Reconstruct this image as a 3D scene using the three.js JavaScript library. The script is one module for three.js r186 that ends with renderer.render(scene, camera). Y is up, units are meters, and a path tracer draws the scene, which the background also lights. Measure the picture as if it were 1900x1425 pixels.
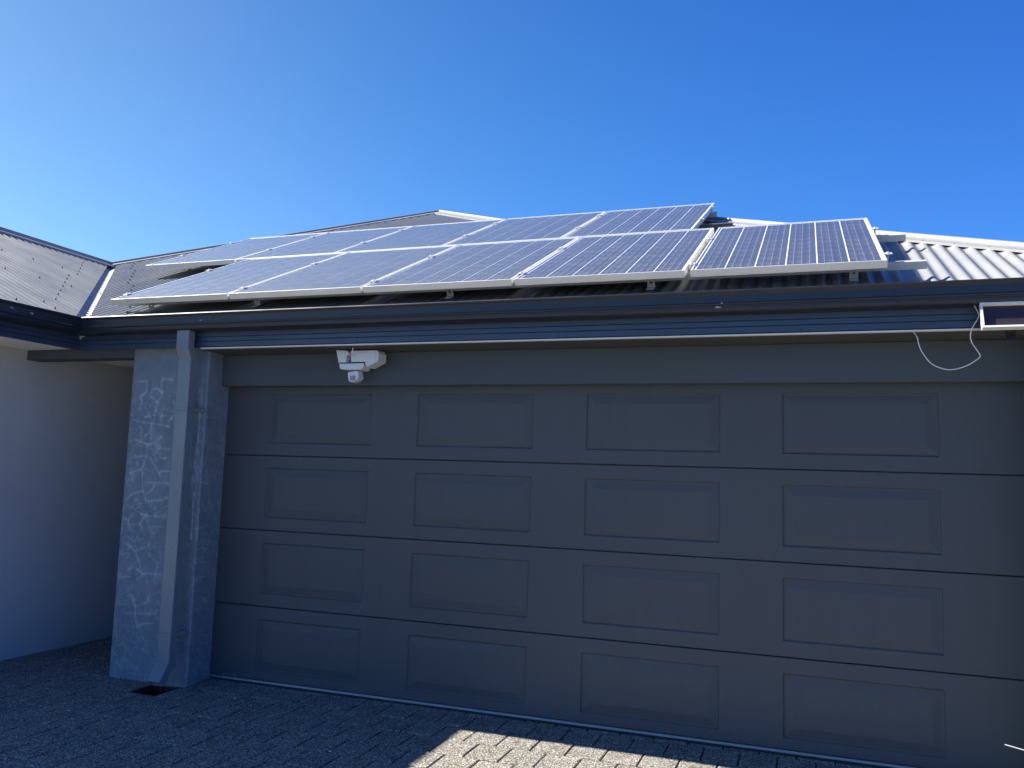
import * as THREE from 'three';
import { RoundedBoxGeometry } from 'three/addons/geometries/RoundedBoxGeometry.js';
import { mergeGeometries, mergeVertices } from 'three/addons/utils/BufferGeometryUtils.js';

// ---------------------------------------------------------------- camera, sky, sun, exposure
const scene = new THREE.Scene();
const camera = new THREE.PerspectiveCamera(49.16, 4 / 3, 0.05, 3000);
camera.rotation.order = 'YXZ';
camera.position.set(3.8933, 1.4402, 4.8945);
camera.rotation.set(0.10706, 0.34149, 0.03148);

const EXPOSURE = 3.05;
const renderer = new THREE.WebGLRenderer({ antialias: true });
renderer.toneMapping = THREE.LinearToneMapping;
renderer.toneMappingExposure = EXPOSURE;
renderer.shadowMap.enabled = true;

const SUN = new THREE.Vector3(-2.905, 2.43, 0.14).normalize();     // towards the sun
const sun = new THREE.DirectionalLight(new THREE.Color(1.0, 0.95, 0.86), 5.0);
sun.position.copy(SUN).multiplyScalar(40);
sun.castShadow = true;
Object.assign(sun.shadow.camera, { left: -14, right: 14, top: 14, bottom: -14, near: 1, far: 90 });
sun.shadow.mapSize.set(4096, 4096);
sun.shadow.radius = 1;
scene.add(sun, sun.target);

function makeSky() {                                               // clear air: deep blue, paler low down and round the sun
  const w = 1024, h = 512, d = new Float32Array(w * h * 4), v = new THREE.Vector3();
  for (let j = 0; j < h; j++) for (let i = 0; i < w; i++) {
    const phi = ((i + 0.5) / w - 0.5) * 2 * Math.PI, th = ((j + 0.5) / h - 0.5) * Math.PI;
    v.set(Math.cos(phi) * Math.cos(th), Math.sin(th), Math.sin(phi) * Math.cos(th));
    const e = Math.max(v.y, 0), g = Math.acos(THREE.MathUtils.clamp(v.dot(SUN), -1, 1)) * 57.3;
    const t = Math.exp(-Math.max(e - 0.04, 0) * 3.2);
    const am = 0.53 / (e + 0.06);
    const glow = Math.exp(-(g - 34) / 22) * Math.pow(am, 1.25), wide = Math.exp(-(g - 34) / 30) * am;
    const hz = Math.exp(-e * 9) * Math.exp(-Math.max(g - 30, 0) / 25), low = Math.exp(-e * 18);   // haze: pale under the sun, and close to the horizon
    const c = [0.112 * t + 0.150 * glow * Math.min(1, glow + 0.35), 0.002 + 0.445 * t + 0.29 * wide, 0.36 + 1.07 * t + 0.20 * wide];
    c[0] += 0.8 * hz + 0.4 * low; c[1] += 0.7 * hz + 0.4 * low; c[2] += 0.1 * hz + 0.3 * low;
    const o = (j * w + i) * 4;
    for (let k = 0; k < 3; k++) d[o + k] = Math.min(c[k], 4) / EXPOSURE;
    d[o + 3] = 1;
  }
  const tex = new THREE.DataTexture(d, w, h, THREE.RGBAFormat, THREE.FloatType);
  tex.mapping = THREE.EquirectangularReflectionMapping;
  tex.magFilter = tex.minFilter = THREE.LinearFilter;
  tex.wrapS = THREE.RepeatWrapping;
  tex.needsUpdate = true;
  return tex;
}
scene.background = makeSky();
scene.environment = scene.background;

// ---------------------------------------------------------------- helpers
let seed = 7;
const rnd = () => { seed = (seed * 1664525 + 1013904223) >>> 0; return seed / 4294967296; };
const rr = (a, b) => a + (b - a) * rnd();
const used = {};
const numbered = (n) => { const k = used[n] = (used[n] ?? -1) + 1; return k ? `${n}_${String(k).padStart(3, '0')}` : n; };
function tag(o, label, category, group, kind) {
  if (label) o.userData.label = label;
  if (category) o.userData.category = category;
  if (group) o.userData.group = group;
  if (kind) o.userData.kind = kind;
  return o;
}
function thing(name, label, category, group) {
  const o = new THREE.Group(); o.name = numbered(name); scene.add(o);
  return tag(o, label, category, group);
}
function part(name, geo, mat, parent) {
  const m = new THREE.Mesh(Array.isArray(geo) ? merge(geo) : geo, mat);
  m.name = parent === scene ? numbered(name) : name; m.castShadow = m.receiveShadow = true;
  parent.add(m);
  return m;
}
function group(name, parent) { const g = new THREE.Group(); g.name = name; parent.add(g); return g; }
function boxUV(g) {                                                // uv in metres, each face along its main direction
  if (g.index) g = g.toNonIndexed();
  const p = g.attributes.position, uv = new Float32Array(p.count * 2);
  const a = new THREE.Vector3(), b = new THREE.Vector3(), c = new THREE.Vector3();
  for (let i = 0; i < p.count; i += 3) {
    a.fromBufferAttribute(p, i); b.fromBufferAttribute(p, i + 1); c.fromBufferAttribute(p, i + 2);
    const n = b.clone().sub(a).cross(c.clone().sub(a));
    const x = Math.abs(n.x), y = Math.abs(n.y), z = Math.abs(n.z);
    for (const [k, v] of [[i, a], [i + 1, b], [i + 2, c]]) {
      const [s, t] = y >= x && y >= z ? [v.x, v.z] : x >= z ? [v.z, v.y] : [v.x, v.y];
      uv[k * 2] = s; uv[k * 2 + 1] = t;
    }
  }
  g.setAttribute('uv', new THREE.BufferAttribute(uv, 2));
  return g;
}
function merge(list) { return mergeGeometries(list.map((g) => boxUV(g))); }
function box(x0, x1, y0, y1, z0, z1, r = 0.003) {
  const g = r ? new RoundedBoxGeometry(x1 - x0, y1 - y0, z1 - z0, 1, r) : new THREE.BoxGeometry(x1 - x0, y1 - y0, z1 - z0);
  return boxUV(g.translate((x0 + x1) / 2, (y0 + y1) / 2, (z0 + z1) / 2));
}
class MB {                                                         // free quads and triangles, flat shaded
  constructor() { this.p = []; }
  tri(a, b, c) { this.p.push(...a, ...b, ...c); return this; }
  quad(a, b, c, d) { return this.tri(a, b, c).tri(a, c, d); }
  geo() {
    const g = new THREE.BufferGeometry();
    g.setAttribute('position', new THREE.Float32BufferAttribute(this.p, 3));
    g.setAttribute('uv', new THREE.Float32BufferAttribute(new Float32Array(this.p.length / 3 * 2), 2));
    g.computeVertexNormals();
    return boxUV(g);
  }
}
const lerp3 = (a, b, t) => a.map((v, i) => v + (b[i] - v) * t);
// a profile of [out, y] points swept along a straight run; out is the distance towards +w, ends are mitred by m per metre of out
function sweepX(prof, x0, x1, m0 = 0, m1 = 0, closed = true) {      // run along x, out = +z
  const b = new MB(), n = prof.length;
  for (let i = 0; i < (closed ? n : n - 1); i++) {
    const [z0, ya] = prof[i], [z1, yb] = prof[(i + 1) % n];
    b.quad([x0 + m0 * z0, ya, z0], [x0 + m0 * z1, yb, z1], [x1 + m1 * z1, yb, z1], [x1 + m1 * z0, ya, z0]);
  }
  return b.geo();
}
function noiseTex(size, fn, srgb, rep = 1) {
  const d = new Uint8Array(size * size * 4);
  for (let j = 0; j < size; j++) for (let i = 0; i < size; i++) {
    const c = fn(i / size, j / size, i, j), o = (j * size + i) * 4;
    d[o] = c[0] * 255; d[o + 1] = c[1] * 255; d[o + 2] = c[2] * 255; d[o + 3] = 255;
  }
  const t = new THREE.DataTexture(d, size, size);
  t.wrapS = t.wrapT = THREE.RepeatWrapping; t.magFilter = THREE.LinearFilter; t.minFilter = THREE.LinearMipmapLinearFilter; t.generateMipmaps = true;
  if (srgb) t.colorSpace = THREE.SRGBColorSpace;
  t.repeat.set(rep, rep); t.needsUpdate = true;
  return t;
}
const hash = (x, y, s) => { let h = (x * 374761393 + y * 668265263 + s * 2147483647) | 0; h = Math.imul(h ^ (h >>> 13), 1274126177); return ((h ^ (h >>> 16)) >>> 0) / 4294967296; };
function vnoise(u, v, n, s) {                                      // tileable value noise, n cells per side
  const x = u * n, y = v * n, i = Math.floor(x), j = Math.floor(y), f = x - i, g = y - j;
  const a = f * f * (3 - 2 * f), b = g * g * (3 - 2 * g), m = (k) => ((k % n) + n) % n;
  const h = (p, q) => hash(m(p), m(q), s);
  return (h(i, j) * (1 - a) + h(i + 1, j) * a) * (1 - b) + (h(i, j + 1) * (1 - a) + h(i + 1, j + 1) * a) * b;
}
const fbm = (u, v, n, s, o = 4) => { let t = 0, a = 0.5, k = 0; for (let i = 0; i < o; i++) { t += a * vnoise(u, v, n << i, s + i); k += a; a *= 0.5; } return t / k; };
const cl = (v) => Math.min(1, Math.max(0, v));
const lin = (r, g, b) => new THREE.Color().setRGB(r, g, b);

// ---------------------------------------------------------------- materials
// exposed aggregate: small stones of mixed tone set in cement, about 6 mm each
const STONES = 96, stoneAt = (u, v) => {
  const x = u * STONES, y = v * STONES, i = Math.floor(x), j = Math.floor(y);
  let d1 = 9, d2 = 9, id = 0;
  for (let a = -1; a <= 1; a++) for (let b = -1; b <= 1; b++) {
    const p = (i + a + STONES) % STONES, q = (j + b + STONES) % STONES;
    const d = Math.hypot(i + a + hash(p, q, 1) - x, j + b + hash(p, q, 2) - y);
    if (d < d1) { d2 = d1; d1 = d; id = hash(p, q, 3); } else if (d < d2) d2 = d;
  }
  return [d1, d2 - d1, id];
};
const stoneCache = new Map();
const stone = (i, j, u, v) => { const k = j * 1024 + i; if (!stoneCache.has(k)) stoneCache.set(k, stoneAt(u, v)); return stoneCache.get(k); };
const paverMap = noiseTex(1024, (u, v, i, j) => {
  const [, e, id] = stone(i, j, u, v), cement = e < 0.12 ? 0.62 : 1;
  const t = (0.50 + 0.30 * (id - 0.5) + 0.10 * (fbm(u, v, 6, 9) - 0.5) + 0.10 * (hash(i, j, 5) - 0.5)) * cement;
  const w = id > 0.8 ? 1.16 : id < 0.2 ? 0.8 : 1;
  return [cl(t * w * 1.0), cl(t * w * 0.98), cl(t * w * 0.94)];
}, true, 1 / 0.6);
const paverBump = noiseTex(1024, (u, v, i, j) => {
  const [d, e, id] = stone(i, j, u, v), h = cl(cl(e * 3.2) * (0.45 + 0.55 * id) + 0.12 * (hash(i, j, 6) - 0.5));
  return [h, h, h];
}, false, 1 / 0.6);
stoneCache.clear();
const paverMats = [[0.98, 0.975, 0.97], [1.04, 1.02, 1.0], [0.95, 0.955, 0.96], [1.0, 0.985, 0.96]].map((c) => new THREE.MeshStandardMaterial({
  map: paverMap, color: lin(c[0] * 1.25, c[1] * 1.22, c[2] * 1.14), roughness: 0.93, bumpMap: paverBump, bumpScale: 0.0028 }));

const renderBump = noiseTex(512, (u, v, i, j) => { const h = 0.6 * fbm(u, v, 24, 31, 4) + 0.4 * hash(i, j, 8); return [h, h, h]; }, false, 1 / 0.5);
const wallMap = noiseTex(1024, (u, v, i, j) => { const t = 0.90 + 0.14 * (fbm(u, v, 4, 40, 6) - 0.5) + 0.07 * (hash(i, j, 41) - 0.5); return [t, t, t]; }, false, 1 / 2.3);
const mWall = new THREE.MeshStandardMaterial({ color: lin(0.57, 0.58, 0.565), map: wallMap, roughness: 0.9, bumpMap: renderBump, bumpScale: 0.0022 });
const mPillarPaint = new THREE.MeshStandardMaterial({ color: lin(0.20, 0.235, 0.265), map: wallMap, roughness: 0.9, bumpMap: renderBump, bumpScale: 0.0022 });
const metalWear = noiseTex(512, (u, v, i, j) => { const t = 0.93 + 0.14 * (fbm(u, v, 5, 60, 5) - 0.5) - (hash(i >> 1, j >> 1, 61) > 0.9993 ? 0.2 : 0); return [cl(t), cl(t), cl(t)]; }, false, 1 / 1.7);
const metalRough = noiseTex(512, (u, v) => { const t = 0.5 + 0.35 * (fbm(u, v, 7, 70, 4) - 0.5); return [t, t, t]; }, false, 1 / 1.3);
const mTrim = new THREE.MeshStandardMaterial({ color: lin(0.036, 0.058, 0.098), map: metalWear, roughness: 0.75, roughnessMap: metalRough });
const mGutter = new THREE.MeshStandardMaterial({ color: lin(0.017, 0.020, 0.028), map: metalWear, roughness: 0.7, roughnessMap: metalRough });
const mLintel = new THREE.MeshStandardMaterial({ color: lin(0.080, 0.094, 0.106), map: wallMap, roughness: 0.85, bumpMap: renderBump, bumpScale: 0.0004 });
const doorBump = noiseTex(512, (u, v, i, j) => { const h = 0.5 + 0.5 * (vnoise(u, v, 128, 90) - 0.5) + 0.2 * (hash(i, j, 91) - 0.5); return [h, h, h]; }, false, 1 / 0.35);
const doorMap = noiseTex(1024, (u, v, i, j) => {                    // faint dust, dried runs and specks on the paint
  const run = vnoise(u, v * 0.06, 150, 96) * vnoise(u, v, 5, 97), speck = hash(i >> 1, j >> 1, 98);
  const t = 0.88 + 0.12 * (fbm(u, v, 3, 95, 5) - 0.5) + 0.10 * (run - 0.25) + 0.05 * (hash(i, j, 94) - 0.5) + (speck > 0.9992 ? 0.25 : speck < 0.0006 ? -0.3 : 0);
  return [cl(t), cl(t), cl(t)];
}, false, 1 / 2.9);
const mDoor = new THREE.MeshStandardMaterial({ color: lin(0.076, 0.081, 0.086), map: doorMap, roughness: 0.62, bumpMap: doorBump, bumpScale: 0.00025 });
const mPipe = new THREE.MeshStandardMaterial({ color: lin(0.195, 0.23, 0.25), map: metalWear, roughness: 0.7, roughnessMap: metalRough });
const mRoof = new THREE.MeshStandardMaterial({ color: lin(0.215, 0.221, 0.220), map: metalWear, roughness: 0.9, roughnessMap: metalRough, side: THREE.DoubleSide });
const mCap = new THREE.MeshStandardMaterial({ color: lin(0.23, 0.235, 0.24), map: metalWear, roughness: 0.85, roughnessMap: metalRough, side: THREE.DoubleSide });
const mPan = new THREE.MeshStandardMaterial({ color: lin(0.42, 0.42, 0.42), map: metalWear, roughness: 0.6, side: THREE.DoubleSide });
const mSoffit = new THREE.MeshStandardMaterial({ color: lin(0.86, 0.84, 0.79), roughness: 0.9, bumpMap: renderBump, bumpScale: 0.0003 });
const mBoard = new THREE.MeshStandardMaterial({ color: lin(0.070, 0.073, 0.072), roughness: 0.9, map: wallMap });
const mWhite = new THREE.MeshStandardMaterial({ color: lin(0.72, 0.70, 0.64), roughness: 0.6 });
const mPlastic = new THREE.MeshStandardMaterial({ color: lin(0.66, 0.67, 0.66), roughness: 0.5 });
const mLens = new THREE.MeshStandardMaterial({ color: lin(0.26, 0.27, 0.28), roughness: 0.3 });
const mDark = new THREE.MeshStandardMaterial({ color: lin(0.02, 0.02, 0.022), roughness: 0.8 });
const mAlu = new THREE.MeshStandardMaterial({ color: lin(0.78, 0.775, 0.73), roughness: 0.48, metalness: 0.65, map: metalWear });
const mRail = new THREE.MeshStandardMaterial({ color: lin(0.50, 0.51, 0.51), roughness: 0.45, metalness: 0.25 });
const mBlackAlu = new THREE.MeshStandardMaterial({ color: lin(0.10, 0.10, 0.10), roughness: 0.5, metalness: 0.3 });
const mSheet = new THREE.MeshStandardMaterial({ color: lin(0.62, 0.63, 0.66), roughness: 0.7 });
const mGlass = new THREE.MeshPhysicalMaterial({ color: 0xffffff, transmission: 1, thickness: 0, roughness: 0.1, ior: 1.22 });
const mSeal = new THREE.MeshStandardMaterial({ color: lin(0.34, 0.35, 0.37), roughness: 0.45, metalness: 0.3 });
const mScrew = new THREE.MeshStandardMaterial({ color: lin(0.10, 0.105, 0.11), roughness: 0.6 });
// one solar cell: mottled blue crystals with three pale printed lines along it
const cellTex = noiseTex(128, (u, v, i, j) => {
  const x = u * 9, y = v * 9; let d1 = 9, id = 0;
  for (let a = -1; a <= 1; a++) for (let b = -1; b <= 1; b++) {
    const p = Math.floor(x) + a, q = Math.floor(y) + b, d = Math.hypot(p + hash(p, q, 21) - x, q + hash(p, q, 22) - y);
    if (d < d1) { d1 = d; id = hash(p, q, 23); }
  }
  const bus = Math.min(...[0.22, 0.5, 0.78].map((c) => Math.abs(u - c))) < 0.012, fine = (j % 5) === 0 ? 0.03 : 0;
  const k = 0.75 + 0.5 * id;
  return bus ? [0.47, 0.48, 0.52] : [0.262 * k + fine, 0.264 * k + fine, 0.274 * k + fine];
}, true);
const cellMats = [[1, 1, 1], [0.88, 0.9, 0.96], [1.08, 1.05, 1.02]].map((c) => new THREE.MeshStandardMaterial({ map: cellTex, color: lin(...c), roughness: 0.6 }));

// ---------------------------------------------------------------- ground and driveway
tag(part('ground', box(-60, 60, -0.30, -0.26, -60, 60, 0), new THREE.MeshStandardMaterial({ color: lin(0.16, 0.14, 0.10), roughness: 1, map: wallMap }), scene), null, null, null, 'structure');
const HOLE = [-0.175, 0.05, 0.30, 0.515];
const driveway = new THREE.Group(); driveway.name = 'driveway'; scene.add(driveway); tag(driveway, null, null, null, 'structure');
{
  const [hx0, hx1, hz0, hz1] = HOLE, mBed = new THREE.MeshStandardMaterial({ color: lin(0.07, 0.062, 0.055), roughness: 1, map: paverMap });
  part('sand_bed', [box(-1.6, hx0, -0.255, -0.024, -5, 9, 0), box(hx1, 12, -0.255, -0.024, -5, 9, 0), box(hx0, hx1, -0.255, -0.024, hz1, 9, 0), box(hx0, hx1, -0.255, -0.024, -5, hz0, 0)], mBed, driveway);
  const W = 0.189, D = 0.2325, GAP = 0.0065, geoCache = new Map();
  camera.updateMatrixWorld(); camera.updateProjectionMatrix();
  const inView = (x, z) => { const p = new THREE.Vector3(x, 0, z).project(camera); return p.z < 1 && Math.abs(p.x) < 1.06 && p.y > -1.1 && p.y < 1; };
  function paverGeo(w, d, v) {                                     // a block with worn, slightly wavering arrises
    const key = `${w.toFixed(3)},${d.toFixed(3)},${v}`;
    if (geoCache.has(key)) return geoCache.get(key);
    const b = new MB(), ring = (inset, y, amp) => {
      const pts = [], N = 3;
      const c = [[-w / 2 + inset, -d / 2 + inset], [w / 2 - inset, -d / 2 + inset], [w / 2 - inset, d / 2 - inset], [-w / 2 + inset, d / 2 - inset]];
      for (let s = 0; s < 4; s++) for (let k = 0; k < N; k++) {
        const [x, z] = [0, 1].map((q) => c[s][q] + (c[(s + 1) % 4][q] - c[s][q]) * k / N);
        pts.push([x + rr(-amp, amp), y + rr(-amp, amp) * 0.5, z + rr(-amp, amp)]);
      }
      return pts;
    };
    const r = [ring(0, -0.05, 0), ring(0.0003, -0.004, 0.0008), ring(0.005, -0.0005, 0.0010)], n = r[0].length;
    for (let k = 0; k < 2; k++) for (let i = 0; i < n; i++) b.quad(r[k][i], r[k + 1][i], r[k + 1][(i + 1) % n], r[k][(i + 1) % n]);
    for (let i = 0; i < n; i++) b.tri([0, rr(-0.0006, 0.0008), 0], r[2][(i + 1) % n], r[2][i]);
    const g = b.geo(); geoCache.set(key, g); return g;
  }
  const rest = [];
  let near = 0;
  for (let row = -20; row < 37; row++) for (let col = -9; col < 53; col++) {
    const z0 = 0.055 + row * D, x0 = 2.125 + (col - 20) * W + (((row % 2) + 2) % 2 ? 0 : W / 2 - W);
    let rects = [[x0, x0 + W - GAP, z0, z0 + D - GAP]];
    const cut = [];
    for (let [a, b, c, d] of rects) {                              // clip at the walls and round the drain
      a = Math.max(a, -1.575); if (b - a < 0.02) continue;
      if (z0 < -0.01) {                                            // behind the front line: only the porch, and a cut course along the door
        if (d > 0 && b > 0.04) { cut.push([Math.max(a, 0.036), b, 0.008, d]); }
        if (a > -0.58) continue; b = Math.min(b, -0.575); if (b - a < 0.02) continue;
      }
      if (a < hx1 && b > hx0 && c < hz1 && d > hz0) {
        if (a < hx0) cut.push([a, hx0, c, d]); if (b > hx1) cut.push([hx1, b, c, d]);
        const m0 = Math.max(a, hx0), m1 = Math.min(b, hx1);
        if (c < hz0) cut.push([m0, m1, c, hz0]); if (d > hz1) cut.push([m0, m1, hz1, d]);
      } else cut.push([a, b, c, d]);
    }
    for (const [a, b, c, d] of cut) {
      if (b - a < 0.012 || d - c < 0.012) continue;
      const x = (a + b) / 2, z = (c + d) / 2, g = paverGeo(b - a, d - c, Math.floor(rnd() * 3));
      const y = rr(-0.0012, 0.0012), tx = rr(-0.006, 0.006), tz = rr(-0.006, 0.006);
      if (z > -0.75 && near < 300 && inView(x, z)) {
        near++;
        // uv of each block starts somewhere else in the aggregate
        const gg = g.clone(), uv = gg.attributes.uv, du = rnd(), dv = rnd(); for (let i = 0; i < uv.count; i++) uv.setXY(i, uv.getX(i) + du, uv.getY(i) + dv);
        const m = part('paver', gg, paverMats[Math.floor(rnd() * 4)], driveway);
        m.position.set(x, y, z); m.rotation.set(tx, 0, tz);
      } else rest.push(g.clone().translate(x, y, z));
    }
  }
  const m = new THREE.Mesh(mergeGeometries(rest), paverMats[0]); m.name = 'paver'; m.castShadow = m.receiveShadow = true; driveway.add(m); m.geometry = boxUV(m.geometry);
  tag(m, null, null, null, 'stuff');
  console.log('pavers near', near, 'rest', rest.length);
}

// ---------------------------------------------------------------- the house
const house = thing('house', 'single storey grey rendered house with corrugated steel roof and double garage', 'house');
const YR = 2.405, ZE = 0.44, TG = Math.tan(24.3 * Math.PI / 180), NG = new THREE.Vector3(0, 1, TG).normalize();
const T = [-3.38, YR + (ZE + 2.2) * TG, -2.2], A = [-0.75, YR + (ZE + 5.06) * TG, -5.06], C1 = [1.71, 0, -2.45], C2 = [3.10, 0, -2.45], B = [5.85, 0, 0.435];
const hipR = (x) => x < C1[0] ? A[2] + (x - A[0]) * 1.061 : x < C2[0] ? -2.45 : -2.45 + (x - C2[0]) * 1.049, hipL = (x) => T[2] + (x - T[0]) * (A[2] - T[2]) / (A[0] - T[0]);
for (const q of [B, C1, C2]) q[1] = YR + (ZE - q[2]) * TG;
const VX = -0.92, XE = -0.90, TL = (T[1] - YR) / (XE - T[0]), NL = new THREE.Vector3(TL, 1, 0).normalize();
const valleyZ = (x) => ZE + (x - VX) * (ZE - T[2]) / (VX - T[0]), valleyX = (z) => VX + (z - ZE) * (VX - T[0]) / (ZE - T[2]);

const WZ = 2.05;                                                   // front end of the left wing
// walls (left_wing wall, porch recess, garage side and back)
{
  part('wall', [box(-1.74, -1.58, -0.3, 2.25, -4.2, WZ - 0.4, 0)], mWall, house);
  part('wall', [box(-6.6, -1.741, -0.3, 2.25, -10, WZ - 0.4, 0)], mWall, house);
  { const g = new MB(); for (const z of [WZ - 0.4]) g.tri([-1.74, 2.25, z], [T[0], T[1] - 0.75, z], [-6.6, 2.25, z]); part('wall', g.geo(), mWall, house); }
  part('wall', [box(-1.579, -0.571, -0.3, 2.3, -4.3, -4.1, 0)], mWall, house);
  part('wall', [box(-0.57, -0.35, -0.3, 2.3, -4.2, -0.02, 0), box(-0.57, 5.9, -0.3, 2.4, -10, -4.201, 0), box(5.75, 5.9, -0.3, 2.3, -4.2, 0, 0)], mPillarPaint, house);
}
// pillar beside the garage door with pale crack lines in the render
function crackTex(w, h, lines, metresW, metresH, streak) {
  const c = document.createElement('canvas'); c.width = w; c.height = h; const g = c.getContext('2d');
  g.fillStyle = 'rgb(120,132,139)'; g.fillRect(0, 0, w, h);
  const X = (mm) => mm / 1000 / metresW * w, Y = (mm) => h - mm / 1000 / metresH * h;
  for (let i = 0; i < 260; i++) {                                  // weathered blotches
    const x = rr(0, w), y = rr(0, h), r = rr(8, 46), d = rnd() < 0.5;
    const gr = g.createRadialGradient(x, y, 0, x, y, r);
    gr.addColorStop(0, d ? 'rgba(100,112,126,0.16)' : 'rgba(158,168,178,0.13)'); gr.addColorStop(1, 'rgba(128,138,150,0)');
    g.fillStyle = gr; g.fillRect(x - r, y - r, 2 * r, 2 * r);
  }
  g.lineCap = g.lineJoin = 'round';
  const polys = lines.split('|').map((l) => l.split(' ').map((p) => p.split(',').map(Number)));
  for (const [width, alpha] of [[26, 0.06], [14, 0.10], [8, 0.18], [4, 0.18]]) for (const p of polys) {
    for (let i = 0; i + 1 < p.length; i++) {
      const n = 5; let last = p[i];
      for (let k = 1; k <= n; k++) {
        const q = [p[i][0] + (p[i + 1][0] - p[i][0]) * k / n + (k < n ? rr(-4, 4) : 0), p[i][1] + (p[i + 1][1] - p[i][1]) * k / n + (k < n ? rr(-4, 4) : 0)];
        g.strokeStyle = `rgba(192,204,210,${alpha * rr(0.45, 1)})`; g.lineWidth = width * rr(0.6, 1.35) * w / 1024 * 1.5;
        g.beginPath(); g.moveTo(X(last[0]), Y(last[1])); g.lineTo(X(q[0]), Y(q[1])); g.stroke(); last = q;
      }
    }
  }
  const img = g.getImageData(0, 0, w, h), D = img.data, cell = 0.075;   // faint web of closed cells between the drawn cracks
  for (let j = 0; j < h; j++) for (let i = 0; i < w; i++) {
    const mx = i / w * metresW, my = (h - j) / h * metresH;
    const x = mx / cell + 1.0 * (vnoise(i / 512, j / 512, 14, 3) - 0.5) + 0.4 * (vnoise(i / 512, j / 512, 40, 5) - 0.5), y = my / cell * 0.8 + 1.0 * (vnoise(i / 512, j / 512, 14, 4) - 0.5) + 0.4 * (vnoise(i / 512, j / 512, 40, 6) - 0.5);
    let d1 = 9, d2 = 9;
    for (let a = -1; a <= 1; a++) for (let b = -1; b <= 1; b++) {
      const p = Math.floor(x) + a, q = Math.floor(y) + b, d = Math.hypot(p + hash(p + 50, q + 50, 11) - x, q + hash(p + 50, q + 50, 12) - y);
      if (d < d1) { d2 = d1; d1 = d; } else if (d < d2) d2 = d;
    }
    const patch = cl((vnoise(i / 512, j / 512, 9, 14) - 0.33) * 3) * (my > 1.95 ? 0 : 1), line = Math.exp(-(d2 - d1) * (d2 - d1) / 0.008) * patch;
    const grain = 9 * (hash(i, j, 15) - 0.5) + 26 * (fbm(i / 512, j / 512, 9, 16, 5) - 0.5), o = (j * w + i) * 4;
    D[o] += 24 * line + grain; D[o + 1] += 26 * line + grain; D[o + 2] += 26 * line + grain;
  }
  g.putImageData(img, 0, 0);
  for (let i = 0; i < 90; i++) {                                   // fine hair cracks between them
    let x = rr(0, w), y = h - rr(0.02, 0.8) * h, a = rr(0, 6.28);
    g.strokeStyle = `rgba(168,182,196,${rr(0.06, 0.2)})`; g.lineWidth = rr(0.8, 2);
    g.beginPath(); g.moveTo(x, y);
    for (let k = 0; k < 6; k++) { a += rr(-0.7, 0.7); x += Math.cos(a) * 14; y += Math.sin(a) * 14; g.lineTo(x, y); }
    g.stroke();
  }
  if (streak) for (let i = 0; i < 420; i++) {                      // lime bloom along the corner
    const y = rr(950, 2020), x = streak + rr(-32, 22) * (0.5 + 0.5 * Math.sin(y / 97)) , s = rr(1.5, 9);
    g.fillStyle = `rgba(172,184,196,${rr(0.05, 0.22)})`; g.beginPath(); g.ellipse(X(x), Y(y), s, s * 2.6, 0, 0, 7); g.fill();
  }
  const t = new THREE.CanvasTexture(c); t.colorSpace = THREE.SRGBColorSpace; t.magFilter = THREE.LinearFilter;
  t.wrapS = t.wrapT = THREE.ClampToEdgeWrapping; t.repeat.set(1 / metresW, 1 / metresH);
  return t;
}
const FRONT = '34,1734 115,1719 214,1709 331,1697 346,1686|271,2029 256,1982 272,1912 239,1849 225,1794 214,1709|272,1912 239,1951 190,1951 165,1908 223,1865 239,1853|52,2004 131,2003 138,1936 115,1912 82,1900 100,1868 98,1833 82,1801|272,2018 350,2013|199,1709 208,1587|107,1691 122,1593|62,1600 174,1567 226,1576 308,1627|245,1580 274,1538 388,1540|174,1567 177,1481 146,1395 41,1365|69,1483 157,1485|101,1456 107,1418|201,1482 250,1429 294,1376 306,1346|294,1376 331,1389 384,1387|265,1476 370,1478|185,1304 271,1310 387,1303|146,1395 171,1249 85,1227 39,1190|171,1249 207,1174|272,1303 247,1260 202,1228|211,1182 311,1190 386,1208|23,1058 64,1045 81,977|64,1045 99,1089|77,1015 169,1023 201,1086 166,1096|201,1086 260,1081|169,1023 196,990|228,1007 356,1017|274,1082 364,1086'
  + '|131,1754 170,1754 172,1786|263,1755 324,1767|279,1732 279,1786|339,1717 377,1764|145,1613 167,1637|29,901 143,843 255,880 256,914|143,843 189,766 216,693|169,727 225,693 263,703 311,699 386,701|225,693 172,644|341,776 321,640|88,714 154,734|144,545 184,480 281,511 294,571|184,480 186,406 218,327|98,425 354,442|211,349 266,372 350,383|25,657 121,671';
const REVEAL = '-20,1330 46,1319 134,1314|-20,1204 5,1203|-20,1016 127,1036|-20,1499 66,1494|38,1600 47,1638|53,1372 74,1433|-20,880 162,882|-20,795 131,790|-20,619 27,612|30,1180 120,1150|60,990 90,870|20,700 140,690|80,560 95,430|50,1760 140,1755';
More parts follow.
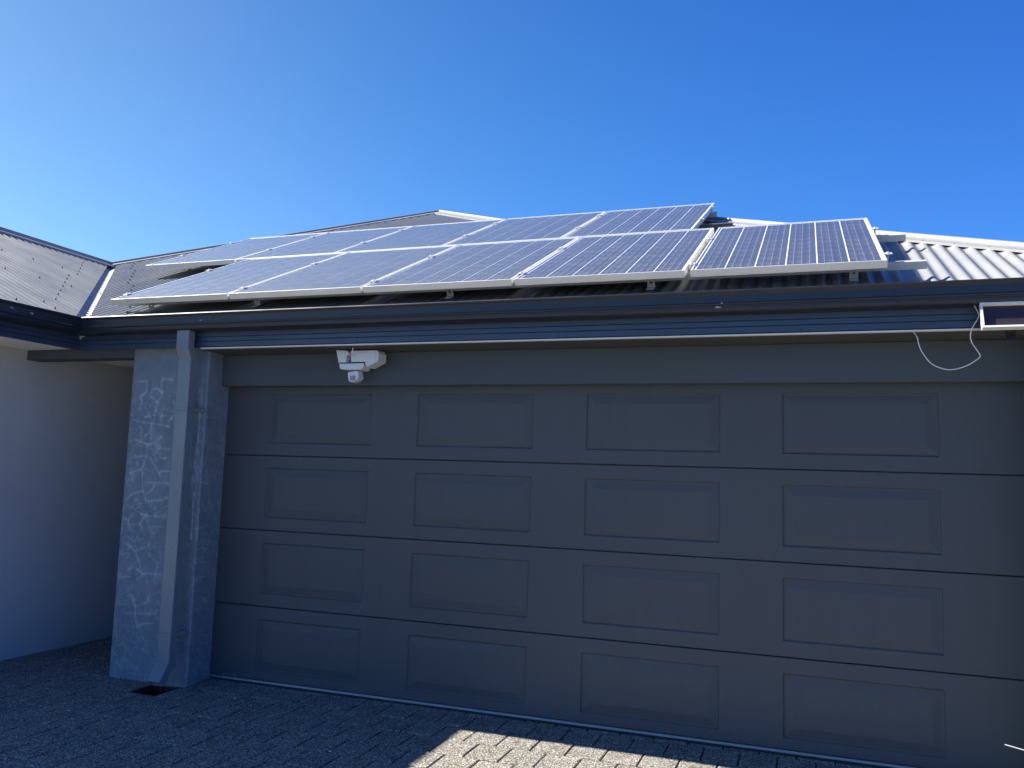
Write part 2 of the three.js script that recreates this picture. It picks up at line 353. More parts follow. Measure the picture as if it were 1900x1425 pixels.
{
  const W = 0.645, H = 2.245, r = 0.012;
  const mk = (tex) => new THREE.MeshStandardMaterial({ map: tex, roughness: 0.88, bumpMap: renderBump, bumpScale: 0.0010 });
  const pillar = group('pillar', house);
  const face = (P, u, v) => { P = P.geo(); const p = P.attributes.position, uv = P.attributes.uv; for (let i = 0; i < p.count; i++) uv.setXY(i, u(p.getX(i), p.getZ(i)), p.getY(i)); return P; };
  const arc = [];                                                   // rounded corner between the two rendered faces
  for (let k = 0; k <= 6; k++) { const a = k / 6 * 1.42; arc.push([0.075 - r + r * Math.sin(a), 0.275 - r + r * Math.cos(a)]); }
  const f = new MB();
  f.quad([-0.57 + r, -0.05, 0.275], [0.075 - r, -0.05, 0.275], [0.075 - r, H, 0.275], [-0.57 + r, H, 0.275]);
  for (let k = 0; k < 3; k++) f.quad([arc[k][0], -0.05, arc[k][1]], [arc[k + 1][0], -0.05, arc[k + 1][1]], [arc[k + 1][0], H, arc[k + 1][1]], [arc[k][0], H, arc[k][1]]);
  for (let k = 0; k < 4; k++) { const a0 = k / 4 * 1.57, a1 = (k + 1) / 4 * 1.57, q = (a) => [-0.57 + r - r * Math.sin(a), 0.275 - r + r * Math.cos(a)], [p0, p1] = [q(a0), q(a1)]; f.quad([p1[0], -0.05, p1[1]], [p0[0], -0.05, p0[1]], [p0[0], H, p0[1]], [p1[0], H, p1[1]]); }
  part('rendered_face', face(f, (x) => x + 0.57), mk(crackTex(512, 1782, FRONT, W, H, 600)), pillar);
  const s = new MB();
  for (let k = 3; k < 6; k++) s.quad([arc[k][0], -0.05, arc[k][1]], [arc[k + 1][0], -0.05, arc[k + 1][1]], [arc[k + 1][0], H, arc[k + 1][1]], [arc[k][0], H, arc[k][1]]);
  s.quad([arc[6][0], -0.05, arc[6][1]], [0.032, -0.05, -0.02], [0.032, H, -0.02], [arc[6][0], H, arc[6][1]]);
  part('rendered_face', face(s, (x, z) => 0.275 - z), mk(crackTex(256, 1782, REVEAL, 0.32, H, 0)), pillar);
  const b = new MB(); b.quad([-0.57, -0.05, -0.02], [-0.57, -0.05, 0.275 - r], [-0.57, H, 0.275 - r], [-0.57, H, -0.02]).quad([-0.57, H, -0.02], [-0.57, H, 0.263], [0.063, H, 0.263], [0.032, H, -0.02]).quad([0.032, -0.05, -0.02], [-0.57, -0.05, -0.02], [-0.57, H, -0.02], [0.032, H, -0.02]);
  part('rendered_face', b.geo(), mWall, pillar);
}
part('pillar', box(4.935, 5.9, -0.05, 2.1995, 0.001, 0.275, 0.012), mPillarPaint, house);
part('lintel', box(0.045, 4.934, 1.985, 2.1995, 0.03, 0.1, 0.004), mLintel, house);
part('soffit_board', box(0.07, 5.9, 2.2005, 2.236, 0.031, 0.343, 0.003), mBoard, house);
part('cover_strip', box(0.075, 4.7, 2.2055, 2.2140, 0.344, 0.370, 0.002), mWhite, house);
part('beam', box(-1.578, -0.572, 2.172, 2.2425, 0.13, 0.27, 0.004), mLintel, house);
part('soffit', [box(-1.579, -0.99, 2.2435, 2.26, -4.2, WZ - 0.02, 0)], mSoffit, house);
part('soffit', [box(-0.989, 5.9, 2.237, 2.255, -4.2, 0.342, 0)], mSoffit, house);

// fascia and gutter: pressed profiles, one run along the garage and one along the left wing
const FAS = [[0.343, 2.218], [0.36, 2.218], [0.3625, 2.222], [0.3625, 2.252], [0.3575, 2.255], [0.3625, 2.258], [0.3625, 2.283], [0.3575, 2.286], [0.3625, 2.289], [0.3625, 2.42], [0.343, 2.42]];
const GUT = [[0.3645, 2.42], [0.3645, 2.317], [0.446, 2.317], [0.456, 2.3195], [0.4635, 2.326], [0.466, 2.338], [0.4655, 2.350], [0.472, 2.353], [0.4755, 2.360], [0.4725, 2.367], [0.4725, 2.405], [0.475, 2.412], [0.4795, 2.418], [0.4815, 2.425], [0.4785, 2.431], [0.472, 2.4325], [0.467, 2.428], [0.469, 2.422], [0.469, 2.36], [0.461, 2.33], [0.446, 2.3205], [0.368, 2.3205], [0.368, 2.42]];
const INX = -0.86 - 0.4815;                                        // inner corner: x = INX + out
function sweepZ(prof, z1, closed = true) {                          // along the left wing: out = +x from x = INX, z from the mitre forward
  const b = new MB(), n = prof.length;
  for (let i = 0; i < n; i++) {
    const [o0, ya] = prof[i], [o1, yb] = prof[(i + 1) % n];
    b.quad([INX + o1, yb, o1], [INX + o0, ya, o0], [INX + o0, ya, z1], [INX + o1, yb, z1]);
  }
  return b.geo();
}
part('fascia', sweepX(FAS, INX, 6.2, 1, 0), mTrim, house);
part('fascia', sweepZ(FAS, WZ), mTrim, house);
part('gutter', sweepX(GUT, INX, 6.3, 1, 0), mGutter, house);
part('gutter', sweepZ(GUT, WZ + 0.05), mGutter, house);

// dabs of sealant and bird lime on the gutters
{
  const dab = (x, y, z, rx, ry, rz) => { const g = new THREE.IcosahedronGeometry(1, 1), p = g.attributes.position; for (let k = 0; k < p.count; k++) { const f = 0.7 + 0.6 * hash(Math.round(p.getX(k) * 40 + x * 900) + 500, Math.round(p.getY(k) * 40 + p.getZ(k) * 23) + 500, 77); p.setXYZ(k, p.getX(k) * f * rx, p.getY(k) * f * ry, p.getZ(k) * f * rz); } g.computeVertexNormals(); return g.translate(x, y, z); };
  const mDab = new THREE.MeshStandardMaterial({ color: lin(0.36, 0.38, 0.38), roughness: 0.9 });
  part('sealant', [dab(-0.972, 2.312, 0.368, 0.009, 0.02, 0.006), dab(-0.955, 2.317, 0.366, 0.02, 0.006, 0.004)], mDab, house);
  for (const d of [[0.149, 2.378, 0.474, 0.010, 0.004, 0.0025], [-0.869, 2.391, 1.01, 0.0025, 0.004, 0.012], [-0.869, 2.383, 0.862, 0.0025, 0.005, 0.012], [3.45, 2.343, 0.4665, 0.016, 0.004, 0.0015], [3.47, 2.362, 0.475, 0.006, 0.003, 0.002]]) part('bird_lime', dab(...d), mDab, house);
}
// downpipe on the pillar, with an offset under the gutter and a shoe at the foot
{
  const dp = group('downpipe', house), x0 = -0.058, x1 = 0.042;
  const path = [[2.34, 0.45], [2.205, 0.45], [2.135, 0.415], [0.175, 0.415], [0.072, 0.489]], th = 0.058;
  const b = new MB(), back = path.map(([y, z], i) => i === 4 ? [y - 0.034, z - 0.046] : i === 3 ? [y - 0.026, z - th] : [y - (i === 1 || i === 2 ? 0.012 : 0), z - th]);
  for (let i = 0; i < 4; i++) {
    const [ya, za] = path[i], [yb, zb] = path[i + 1], [yc, zc] = back[i], [yd, zd] = back[i + 1], c = 0.004;
    b.quad([x0 + c, yb, zb], [x1 - c, yb, zb], [x1 - c, ya, za], [x0 + c, ya, za]);
    b.quad([x1 - c, yb, zb], [x1, yb, zb - c], [x1, ya, za - c], [x1 - c, ya, za]).quad([x0, yb, zb - c], [x0 + c, yb, zb], [x0 + c, ya, za], [x0, ya, za - c]);
    b.quad([x1, yb, zb - c], [x1, yd, zd], [x1, yc, zc], [x1, ya, za - c]).quad([x0, yd, zd], [x0, yb, zb - c], [x0, ya, za - c], [x0, yc, zc]);
    b.quad([x1, yd, zd], [x0, yd, zd], [x0, yc, zc], [x1, yc, zc]);
  }
  part('pipe', b.geo(), new THREE.MeshStandardMaterial().copy(mPipe), dp).material.side = THREE.DoubleSide;
  for (const y of [1.80, 0.345]) part('clip', [box(x0 - 0.003, x1 + 0.003, y - 0.014, y + 0.014, 0.356, 0.4185, 0.002), box(x0 - 0.004, x1 + 0.004, y + 0.009, y + 0.0125, 0.355, 0.4205, 0.001), box(x0 - 0.004, x1 + 0.004, y - 0.0125, y - 0.009, 0.355, 0.4205, 0.001), box(x1 - 0.01, x1 + 0.03, y - 0.012, y + 0.012, 0.274, 0.30, 0.002), box(x1 - 0.01, x1 + 0.001, y - 0.012, y + 0.012, 0.29, 0.36, 0.002)], mPipe, dp);
  part('joint', [box(x0 - 0.002, x1 + 0.002, 0.173, 0.180, 0.352, 0.4175, 0.002)], mPipe, dp);
}

// garage door: four sections, each with four pressed panels
{
  const door = group('garage_door', house), H = 0.505, px = [0, 1, 2, 3].map((c) => 0.394 + c * 1.12), PW = 0.7844, TOP = 0.0837, PH = 0.3375;
  for (let r = 0; r < 4; r++) {
    const y1 = (4 - r) * H - 0.0015, y0 = (3 - r) * H + (r === 3 ? 0.026 : 0.0015), top = (4 - r) * H - TOP;
    const b = new MB(), cuts = [0.012];
    // front sheet round the pressed panels, with rolled top and bottom edges
    const e = 0.004, xs0 = 0.012, xs1 = 4.932;
    const rect = (xa, xb, ya, yb) => b.quad([xa, ya, 0], [xb, ya, 0], [xb, yb, 0], [xa, yb, 0]);
    rect(xs0, xs1, y0 + e, top - PH); rect(xs0, xs1, top, y1 - e);
    let x = xs0; for (const p of px) { rect(x, p, top - PH, top); x = p + PW; } rect(x, xs1, top - PH, top);
    b.quad([xs0, y1 - e, 0], [xs1, y1 - e, 0], [xs1, y1 - 0.001, -0.003], [xs0, y1 - 0.001, -0.003]).quad([xs0, y1 - 0.001, -0.003], [xs1, y1 - 0.001, -0.003], [xs1, y1, -0.03], [xs0, y1, -0.03]);
    b.quad([xs0, y0 + 0.001, -0.003], [xs1, y0 + 0.001, -0.003], [xs1, y0 + e, 0], [xs0, y0 + e, 0]).quad([xs0, y0, -0.03], [xs1, y0, -0.03], [xs1, y0 + 0.001, -0.003], [xs0, y0 + 0.001, -0.003]);
    part('door_section', b.geo(), mDoor, door);
    for (const p of px) {
      const q = new MB(), ring = (i, z) => [[p + i, top - PH + i, z], [p + PW - i, top - PH + i, z], [p + PW - i, top - i, z], [p + i, top - i, z]];
      const R = [ring(0, 0), ring(0.006, -0.0085), ring(0.009, -0.0098), ring(0.014, -0.0098), ring(0.056, -0.0015), ring(0.060, -0.0008)];
      for (let k = 0; k + 1 < R.length; k++) for (let i = 0; i < 4; i++) q.quad(R[k][i], R[k][(i + 1) % 4], R[k + 1][(i + 1) % 4], R[k + 1][i]);
      q.quad(...R[5]);
      part('pressed_panel', q.geo(), mDoor, door);
    }
  }
  part('door_core', box(0.012, 4.932, 0.002, 2.03, -0.06, -0.031, 0), mDoor, door);
  part('bottom_rail', [box(0.02, 4.93, 0.009, 0.0235, -0.02, 0.006, 0.003)], mSeal, door);
  part('bottom_seal', [box(0.02, 4.93, -0.006, 0.0085, -0.02, 0.0045, 0.003)], mDark, door);
  part('end_bracket', [box(0.145, 0.25, 0.041, 0.044, 0.0005, 0.006, 0.001), box(0.145, 0.148, 0.026, 0.041, 0.0005, 0.006, 0.001), box(0.247, 0.25, 0.026, 0.041, 0.0005, 0.006, 0.001), box(0.196, 0.199, 0.026, 0.041, 0.0005, 0.004, 0.001), box(0.145, 0.25, 0.025, 0.027, 0.0005, 0.006, 0.0005)], mSeal, door);
}

// roof: corrugated steel sheets 76 mm from crest to crest, caps, valley
const roof = group('roof', house);
{
  const AMP = 0.0095, PITCH = 0.0762;
  function corrugated(n, at) {                                     // at(i) -> [lower point, upper point, phase]; normal applied by caller
    const pos = [], uv = [], idx = [];
    for (let i = 0; i <= n; i++) { const [a, b, ua, va, vb] = at(i); pos.push(...a, ...b); uv.push(ua, va, ua, vb); if (i < n) idx.push(2 * i, 2 * i + 2, 2 * i + 3, 2 * i, 2 * i + 3, 2 * i + 1); }
    const g = new THREE.BufferGeometry();
    g.setAttribute('position', new THREE.Float32BufferAttribute(pos, 3)); g.setAttribute('uv', new THREE.Float32BufferAttribute(uv, 2)); g.setIndex(idx); g.computeVertexNormals();
    return g;
  }
  const step = PITCH / 12;
  {
    const x0 = T[0] + 0.07, x1 = B[0], n = Math.round((x1 - x0) / step);
    part('roof_sheet', corrugated(n, (i) => {
      const x = x0 + i * step, h = AMP * Math.cos(2 * Math.PI * x / PITCH);
      const lo = x < VX + 0.08 ? Math.min(0.425, valleyZ(x) - 0.085) : 0.425, hi = Math.min(x < A[0] ? hipL(x) : hipR(x), lo);
      const P = (z) => [x, YR + (ZE - z) * TG + NG.y * h, z + NG.z * h];
      return [P(lo), P(hi), x, -lo, -hi];
    }), mRoof, roof);
  }
  {
    const z0 = T[2] + 0.1, z1 = WZ, n = Math.round((z1 - z0) / step);
    part('roof_sheet', corrugated(n, (i) => {
      const z = z1 - i * step, h = AMP * Math.cos(2 * Math.PI * z / PITCH), lo = z < ZE + 0.07 ? Math.min(-0.915, valleyX(z) - 0.04) : -0.915, hi = Math.min(T[0], lo);
      const P = (x) => [x + NL.x * h, YR + (XE - x) * TL + NL.y * h, z];
      return [P(lo), P(hi), z, lo, hi];
    }), mRoof, roof);
  }
  // hidden slopes behind
  const k = (A[1] - T[1]) / (A[0] - T[0]), b = new MB();
  b.quad(T, A, [A[0], A[1], -12], [T[0], T[1], -12]);
  b.quad(A, C1, [C1[0], C1[1], -12], [A[0], A[1], -12]).quad(C1, C2, [C2[0], C1[1] - 1.2, -5.1], [C1[0], C1[1] - 1.2, -5.1]).quad(C2, B, [B[0], B[1], -5.1], [C2[0], C2[1] - 1.2, -5.1]);
  b.quad([T[0], T[1], WZ], [T[0], T[1], -12], [-6.9, YR, -12], [-6.9, YR, WZ]);
  
  part('roof_sheet', b.geo(), mRoof, roof);
  // valley tray: two strips folded along the valley line, below the sheet edges
  const v0 = [VX + 0.035, 0, ZE - 0.02 + 0.035], dz = (ZE - T[2]) / (VX - T[0]), v = new MB(), D = 0.024;
  const onG = (x, z) => [x, YR + (ZE - z) * TG - D, z], onL = (x, z) => [x, YR + (XE - x) * TL - D, z];
  const s0 = [VX + 0.02, valleyZ(VX + 0.02)], s1 = [T[0], T[2]], w = 0.11, nx = 0.707 * w;
  v.quad(onG(s0[0], s0[1]), onG(s0[0] + nx, s0[1] - nx), onG(s1[0] + nx, s1[1] - nx), onG(...s1));
  v.quad(onG(s1[0], s1[1]), onL(s1[0] - nx, s1[1] + nx), onL(s0[0] - nx, s0[1] + nx), onG(s0[0], s0[1]));
  part('valley_tray', v.geo(), mPan, roof);
  // ridge and hip caps: two flanges and a rolled top
  function cap(P, Q, tanE, up) {
    const d = new THREE.Vector3(Q[0] - P[0], Q[1] - P[1], Q[2] - P[2]).normalize(), s = new THREE.Vector3(d.z, 0, -d.x).normalize(), u = s.clone().cross(d).normalize(); if (u.y < 0) u.negate();
    const f = 0.105, r = 0.019, prof = [[-f, -f * tanE - 0.014], [-f, -f * tanE], [-r, -r * tanE]];
    for (let i = 0; i <= 10; i++) { const a = Math.PI * (1 - i / 10); prof.push([r * Math.cos(a), 0.001 + r * Math.sin(a)]); }
    prof.push([r, -r * tanE], [f, -f * tanE], [f, -f * tanE - 0.014]);
    const m = new MB(), at = (O, [a, b]) => [O[0] + s.x * a + u.x * b, O[1] + up + s.y * a + u.y * b, O[2] + s.z * a + u.z * b];
    for (let i = 0; i + 1 < prof.length; i++) m.quad(at(P, prof[i]), at(Q, prof[i]), at(Q, prof[i + 1]), at(P, prof[i + 1]));
    return part('ridge_cap', m.geo(), mCap, roof);
  }
  cap([T[0], T[1], T[2]], [T[0], T[1], WZ + 0.01], 0.47, 0.022);
  cap(T, A, 0.31, 0.022);
  cap(A, C1, 0.31, 0.022);
  cap(C1, C2, 0.45, 0.022);
  cap(C2, B, 0.31, 0.022);
  cap(A, [A[0], A[1], -12], 0.45, 0.016);
  // screws with washers
  const sc = [], screw = (p, n) => {
    const q = new THREE.Quaternion().setFromUnitVectors(new THREE.Vector3(0, 1, 0), n);
    for (const [r, h, y] of [[0.0078, 0.003, 0.0015], [0.005, 0.008, 0.007]]) sc.push(new THREE.CylinderGeometry(r, r, h, 6).translate(0, y, 0).applyQuaternion(q).translate(p[0], p[1], p[2]));
  };
  const onL2 = (x, z) => { const zc = Math.round(z / PITCH) * PITCH; screw([x + NL.x * AMP, YR + (XE - x) * TL + NL.y * AMP, zc], NL); };
  const onG2 = (x, z) => { const xc = Math.round(x / PITCH) * PITCH; screw([xc, YR + (ZE - z) * TG + NG.y * AMP, z + NG.z * AMP], NG); };
  for (let i = 0; i < 14; i++) { const t = i / 13; onL2(-1.163 - 1.976 * t, 0.504 - 2.126 * t); }
  for (let z = -0.8; z < WZ - 0.8; z += PITCH * 4) { onL2(-2.48, z); onL2(-1.85, z + 0.2); onL2(-1.055, z + 0.72); }
  for (let i = 0; i < 15; i++) { const t = i / 14; onG2(-3.04 + 2.34 * t, -2.185 + 2.43 * t); }
  for (let x = -0.4; x < 6; x += PITCH * 2) { onG2(x, 0.375); }
  for (let x = A[0] + 0.3; x < 6; x += PITCH * 2) onG2(x, hipR(x) + 0.12);
  for (let x = T[0] + 0.2; x < A[0]; x += PITCH * 4) onG2(x, hipL(x) + 0.11);
  tag(part('roof_screw', sc, mScrew, roof), null, null, null, 'stuff');
}

// ---------------------------------------------------------------- solar panels
const PT = 24.38 * Math.PI / 180, PO = new THREE.Vector3(-0.665, 2.5577, 0.4306);     // lower left front corner of the glass plane
const PW = 0.969, PL = 1.612, PS = 0.9887;
function setOnRoof(o, x, s, h = 0) {                                // x along the eave, s up the slope, h above the glass plane
  o.position.set(PO.x + x, PO.y + s * Math.sin(PT) + h * Math.cos(PT), PO.z - s * Math.cos(PT) + h * Math.sin(PT));
  o.rotation.x = PT;
}
{
  const FH = 0.040, fw = 0.010;
  // in its own frame: x along the eave, -z up the slope, y away from the roof
  const frameGeo = merge([box(0, PW, -FH, 0, -fw, 0, 0.0015), box(0, PW, -FH, 0, -PL, -PL + fw, 0.0015), box(0, fw, -FH, -0.0004, -PL + fw, -fw, 0.0015), box(PW - fw, PW, -FH, -0.0004, -PL + fw, -fw, 0.0015)]);
  const sheetGeo = box(fw, PW - fw, -0.0095, -0.0065, -PL + fw, -fw, 0), glassGeo = new MB().quad([fw, -0.0022, -fw], [PW - fw, -0.0022, -fw], [PW - fw, -0.0022, -PL + fw], [fw, -0.0022, -PL + fw]).geo();
  const cw = 0.1458, cd = 0.1512, cellGeo = new THREE.BoxGeometry(cw, 0.0012, cd);
  const backGeo = merge([box(0.42, 0.57, -0.035, -0.0097, -PL + 0.05, -PL + 0.16, 0.002)]);
  function makePanel(label) {
    const p = thing('solar_panel', label, 'solar panel', 'solar panels in two rows on the garage roof');
    part('frame', frameGeo, mAlu, p); part('back_sheet', sheetGeo, mSheet, p); part('junction_box', backGeo, mDark, p);
    for (let c = 0; c < 6; c++) for (let r = 0; r < 10; r++) {
      const m = part('cell', cellGeo, cellMats[Math.floor(rnd() * 3)], p); m.position.set(0.0210 + 0.1545 * c + 0.07725, -0.0058, -0.0335 - 0.1545 * r - 0.07725);
    }
    part('glass_pane', glassGeo, mGlass, p);
    return p;
  }
  const lower = ['leftmost solar panel of the lower row, nearest the roof valley', 'second solar panel from the left in the lower row', 'middle solar panel of the lower row', 'fourth solar panel of the lower row, left of the wider gap', 'rightmost solar panel of the lower row, with rail ends poking out beside it'];
  const upper = ['leftmost solar panel of the upper row, nearest the left hip', 'second solar panel from the left in the upper row', 'middle solar panel of the upper row, below the roof apex', 'fourth solar panel from the left in the upper row', 'rightmost solar panel of the upper row, its right edge against the sky'];
  const proto = makePanel(lower[0]);
  for (let row = 0; row < 2; row++) for (let i = 0; i < 5; i++) {
    let p = proto;
    if (row || i) { p = proto.clone(); p.name = numbered('solar_panel'); scene.add(p); p.userData = { label: (row ? upper : lower)[i], category: 'solar panel', group: proto.userData.group }; for (const m of p.children) if (m.name === 'cell') m.material = cellMats[Math.floor(rnd() * 3)]; }
    setOnRoof(p, (row ? -1.142 : 0) + i * PS + (!row && i === 4 ? 0.010 : 0), row ? PL + 0.02 : 0);
    p.rotation.y = rr(-0.0012, 0.0012);
  }
}
// mounting rails with feet and clamps
{
  const railGeo = (a, b) => merge([box(a, b, -0.083, -0.0415, -0.020, 0.020, 0.002), box(a + 0.001, b - 0.001, -0.060, -0.056, 0.0201, 0.0212, 0)]);
  const specs = [
    [0.17, -0.1, 5.13, 'lowest aluminium rail, under the front edge of the lower panel row', [0.20, 1.085, 2.49, 3.725, 4.785], PS, 0, 0],
    [1.08, -0.1, 5.12, 'aluminium rail poking out higher beside the last lower panel', [0.9, 2.1, 3.3, 4.5], PS, 0, 0],
    [2.15, -1.22, 4.02, 'dark ended rail at the foot of the upper panel row', [-0.9, 0.4, 1.7, 3.0], PS, -1.142, 1],
    [2.92, -1.22, 3.83, 'highest aluminium rail, under the top of the upper panel row', [-0.9, 0.4, 1.7, 3.0], PS, -1.142, 1]];
  for (const [s, a, b, label, feet, , off, up] of specs) {
    const t = thing('mounting_rail', label, 'rail', 'rails carrying the solar panels'); setOnRoof(t, 0, s);
    part('rail', railGeo(a, b), s === 2.15 ? mBlackAlu : mRail, t);
    for (const x of feet) part('foot', [box(x - 0.022, x - 0.007, -0.118, -0.048, 0.0225, 0.0275, 0.001), box(x + 0.007, x + 0.022, -0.118, -0.048, 0.0225, 0.0275, 0.001), box(x - 0.0069, x + 0.0069, -0.118, -0.090, 0.0225, 0.0272, 0.001), box(x - 0.022, x + 0.022, -0.118, -0.112, 0.0276, 0.068, 0.001), box(x - 0.0068, x + 0.0068, -0.070, -0.052, 0.0215, 0.033, 0.002)], mRail, t);
    for (let i = 0; i <= 5; i++) {
      const x = off + i * PS - 0.010 + (!up && i === 4 ? 0.007 : i === 5 ? -0.006 + (up ? 0 : 0.02) : i === 0 ? 0.004 : 0);
      part('clamp', [box(x - 0.021, x + 0.021, 0.0005, 0.0045, -0.022, 0.022, 0.001), new THREE.CylinderGeometry(0.0065, 0.0065, 0.008, 6).translate(x, 0.008, 0), box(x - 0.0035, x + 0.0035, -0.041, 0.0005, -0.02, 0.02, 0)], mRail, t);
    }
  }
}

// ---------------------------------------------------------------- security light on the lintel
{
  const t = thing('security_light', 'white twin head security light with motion sensor on the garage lintel', 'security light');
  t.position.set(1.15, 2.085, 0.1);
  const ext = (pts, z0, depth, bev) => { const s = new THREE.Shape(pts.map((p) => new THREE.Vector2(...p))); return new THREE.ExtrudeGeometry(s, { depth, bevelEnabled: true, bevelSize: bev, bevelThickness: bev, bevelSegments: 3, steps: 1 }).translate(0, 0, z0); };
  part('base', [box(-0.035, 0.055, -0.012, 0.06, 0, 0.06, 0.008)], mPlastic, t);
  part('body', [ext([[-0.083, 0.020], [-0.076, -0.005], [-0.058, -0.010], [0.055, -0.012], [0.080, -0.006], [0.088, 0.012], [0.082, 0.021]], 0.055, 0.085, 0.005)], mPlastic, t);
  const h1 = part('lamp_head', [ext([[-0.003, 0.101], [0.004, 0.040], [0.102, 0.040], [0.109, 0.017], [0.118, 0.006], [0.187, 0.040], [0.189, 0.086], [0.178, 0.101]], 0.045, 0.095, 0.006)], mPlastic, t);
  part('lamp_cover', [box(0.014, 0.176, 0.050, 0.092, 0.1462, 0.1495, 0.002)], mPlastic, h1);
  const h2 = part('lamp_head', [ext([[-0.103, 0.106], [-0.084, 0.034], [-0.072, 0.038], [-0.044, 0.034], [-0.035, 0.044], [-0.037, 0.074], [-0.021, 0.090], [-0.031, 0.102]], 0.045, 0.105, 0.005)], mPlastic, t);
  part('lamp_cover', [box(-0.064, -0.042, 0.042, 0.096, 0.155, 0.160, 0.002)], mPlastic, h2);
  part('hinge', [new THREE.CylinderGeometry(0.011, 0.011, 0.04, 12).rotateZ(Math.PI / 2).translate(-0.016, 0.064, 0.10), box(-0.024, -0.008, 0.024, 0.058, 0.08, 0.115, 0.003)], mLens, t);
  const se = part('sensor', [ext([[-0.026, -0.034], [0.038, -0.028], [0.046, -0.062], [0.034, -0.078], [0.004, -0.090], [-0.016, -0.083], [-0.022, -0.062]], 0.070, 0.055, 0.005)], mPlastic, t);
  part('sensor_lens', [new THREE.CylinderGeometry(0.028, 0.028, 0.030, 20, 1, false, -1.0, 2.0).translate(0, 0, -0.014).rotateZ(0.07).translate(0.009, -0.068, 0.124)], mLens, se);
  part('neck', [new THREE.CylinderGeometry(0.012, 0.014, 0.03, 12).translate(0.006, -0.023, 0.09)], mPlastic, se);
  part('cable', [new THREE.TubeGeometry(new THREE.CatmullRomCurve3([[0.040, 0.116, 0.2], [0.0395, 0.10, 0.2], [0.036, 0.082, 0.196], [0.020, 0.072, 0.16], [0.0, 0.066, 0.10]].map((p) => new THREE.Vector3(...p))), 30, 0.0033, 6)], mWhite, t);
}
// ---------------------------------------------------------------- small solar panel under the gutter, and its wire
{
  const t = thing('small_solar_panel', 'small white framed solar panel hung under the gutter at the right', 'solar panel');
  t.position.set(4.664, 2.19, 0.50); t.rotation.set(-0.36, 0, 0);
  const w = 0.42, h = 0.138, f = 0.011;
  part('frame', [box(0, w, 0, f, -0.022, 0.008, 0.0015), box(0, w, h - f, h, -0.022, 0.008, 0.0015), box(0, f, f, h - f, -0.022, 0.0078, 0.0015), box(w - f, w, f, h - f, -0.022, 0.0078, 0.0015)], mWhite, t);
  part('back_plate', [box(f, w - f, f, h - f, -0.020, -0.012, 0)], mDark, t);
  const mc = new THREE.MeshPhysicalMaterial({ color: lin(0.034, 0.024, 0.028), roughness: 0.35, bumpMap: renderBump, bumpScale: 0.0004 });
  for (let i = 0; i < 2; i++) part('cell', [box(f + 0.001 + i * 0.1985, f + 0.1985 + i * 0.1985, f + 0.003, h - f - 0.003, -0.0119, -0.010, 0)], mc, t);
  part('bracket', [box(0.12, 0.16, 0.03, 0.05, -0.11, -0.021, 0.002), box(0.12, 0.16, 0.0, 0.09, -0.118, -0.111, 0.001)], mDark, t);
  const wire = [[4.387, 2.203, 0.36], [4.398, 2.17, 0.40], [4.405, 2.133, 0.4], [4.421, 2.092, 0.4], [4.463, 2.036, 0.4], [4.532, 2.009, 0.4], [4.602, 2.023, 0.4], [4.650, 2.052, 0.4], [4.670, 2.072, 0.4], [4.662, 2.092, 0.4], [4.635, 2.141, 0.4], [4.630, 2.170, 0.4], [4.637, 2.206, 0.405], [4.668, 2.268, 0.4], [4.660, 2.300, 0.4], [4.651, 2.319, 0.405], [4.679, 2.331, 0.41]];
  tag(part('cable', new THREE.TubeGeometry(new THREE.CatmullRomCurve3(wire.map((p) => new THREE.Vector3(...p)), false, 'centripetal'), 120, 0.0026, 6), mWhite, scene), 'thin white wire hanging in a loop below the small solar panel', 'cable');
}
// ---------------------------------------------------------------- drain, litter
{
  const d = thing('drain', 'dark open stormwater drain under the foot of the downpipe', 'drain'), [x0, x1, z0, z1] = HOLE, m = new THREE.MeshStandardMaterial({ color: lin(0.05, 0.048, 0.045), roughness: 0.95, map: paverMap });
  part('collar', [box(x0, x1, -0.05, -0.002, z0, z0 + 0.012, 0.001), box(x0, x1, -0.05, -0.002, z1 - 0.012, z1, 0.001), box(x0, x0 + 0.012, -0.05, -0.0024, z0 + 0.012, z1 - 0.012, 0.001), box(x1 - 0.012, x1, -0.05, -0.0024, z0 + 0.012, z1 - 0.012, 0.001)], new THREE.MeshStandardMaterial({ color: lin(0.13, 0.11, 0.08), roughness: 0.9, map: paverMap }), d);
  part('pit', [box(x0, x1, -0.252, -0.245, z0, z1, 0), box(x0 - 0.004, x0 + 0.004, -0.245, -0.051, z0, z1, 0), box(x1 - 0.004, x1 + 0.004, -0.245, -0.051, z0, z1, 0), box(x0, x1, -0.245, -0.051, z0 - 0.004, z0 + 0.004, 0), box(x0, x1, -0.245, -0.051, z1 - 0.004, z1 + 0.004, 0)], m, d);
}
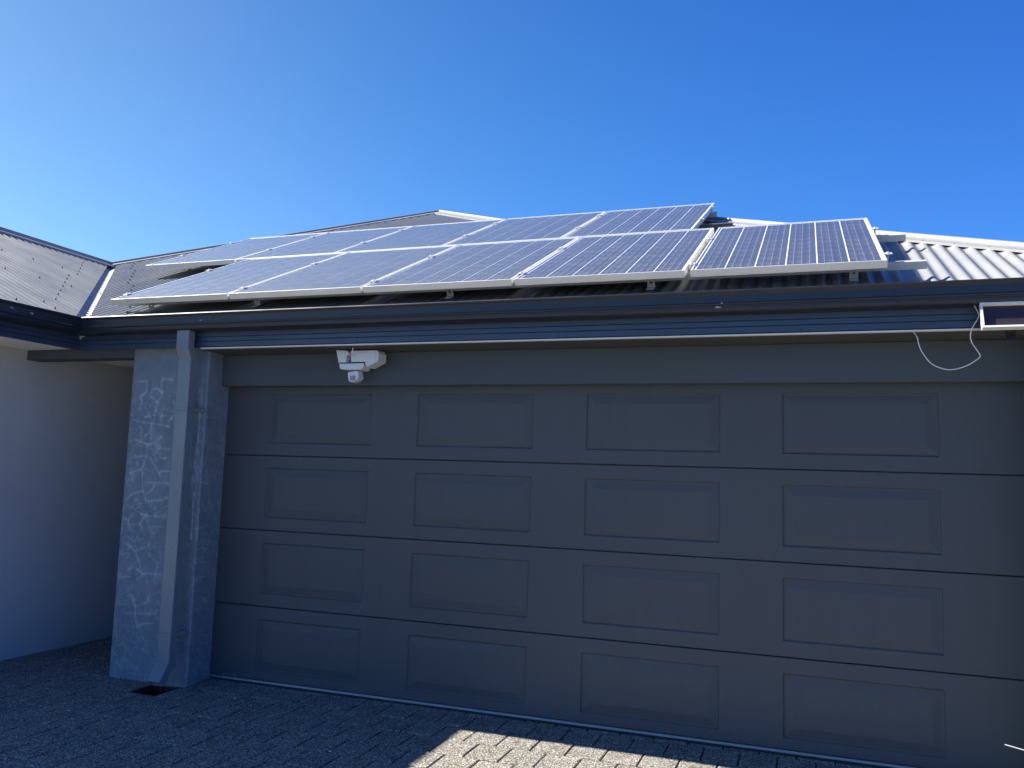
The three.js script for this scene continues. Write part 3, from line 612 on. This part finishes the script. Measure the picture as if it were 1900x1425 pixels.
{
  const b = new MB(), L = 0.032, N = 6, P = (t, s) => [s * 0.011 * Math.sin(Math.PI * (0.06 + 0.9 * t)), 0.006 + 0.010 * Math.sin(t * 2.6) + Math.abs(s) * 0.006, t * L - L / 2];
  for (let i = 0; i < N; i++) for (const s of [-1, 1]) { const a = i / N, c = (i + 1) / N; b.quad(P(a, 0), P(c, 0), P(c, s), P(a, s)); }
  const o = part('dry_leaf', b.geo(), new THREE.MeshStandardMaterial({ color: lin(0.26, 0.17, 0.09), roughness: 0.9, side: THREE.DoubleSide }), scene);
  o.position.set(0.082, 0, 0.062); o.rotation.y = 0.9; tag(o, 'small brown dry leaf in the corner between pillar and garage door', 'leaf');
  const tube = (pts, r) => new THREE.TubeGeometry(new THREE.CatmullRomCurve3(pts.map((p) => new THREE.Vector3(...p))), 24, r, 6);
  const mStraw = new THREE.MeshStandardMaterial({ color: lin(0.34, 0.30, 0.22), roughness: 0.9 });
  tag(part('twig', [tube([[0.02, 0.006, 1.66], [0.07, 0.010, 1.59], [0.12, 0.011, 1.54], [0.205, 0.005, 1.435]], 0.0022), tube([[0.115, 0.011, 1.545], [0.12, 0.008, 1.565], [0.145, 0.005, 1.555]], 0.0015)], mStraw, scene), 'thin straw coloured twig on the pavers in the lower left corner', 'twig');
  tag(part('stalk', tube([[5.02, -0.01, 0.5], [4.93, 0.22, 0.5], [4.86, 0.285, 0.5], [4.779, 0.302, 0.5], [4.705, 0.316, 0.5]], 0.0028), new THREE.MeshStandardMaterial({ color: lin(0.62, 0.60, 0.52), roughness: 0.8 }), scene), 'pale bent stalk tip in front of the door at the right edge', 'stalk');
  const chips = [[0.43, 1.735, 'pale stone chip at the very bottom left of the paving'], [1.21, 0.271, 'pale stone chip close to the door, below its second panel column'], [1.573, 0.971, 'pale stone chip on shaded pavers left of the sunlit patch'], [0.517, 0.356, 'flat pale chip near the door in front of its left bracket'], [0.244, 1.722, 'pale stone chip beside the twig']];
  chips.forEach(([x, z, label], i) => {
    const g = new THREE.IcosahedronGeometry(1, 1), p = g.attributes.position;
    for (let k = 0; k < p.count; k++) { const f = 0.75 + 0.5 * hash(Math.round(p.getX(k) * 50) + 99, Math.round(p.getY(k) * 50 + p.getZ(k) * 31) + 99, i); p.setXYZ(k, p.getX(k) * f * 0.008, p.getY(k) * f * 0.0035, p.getZ(k) * f * 0.0055); }
    g.computeVertexNormals();
    const m = part('stone_chip', g, new THREE.MeshStandardMaterial({ color: lin(0.55, 0.54, 0.52), roughness: 0.9 }), scene); m.position.set(x, 0.004, z); m.rotation.y = i * 1.3;
    tag(m, label, 'stone', 'stone chips on the pavers');
  });
}

renderer.render(scene, camera);
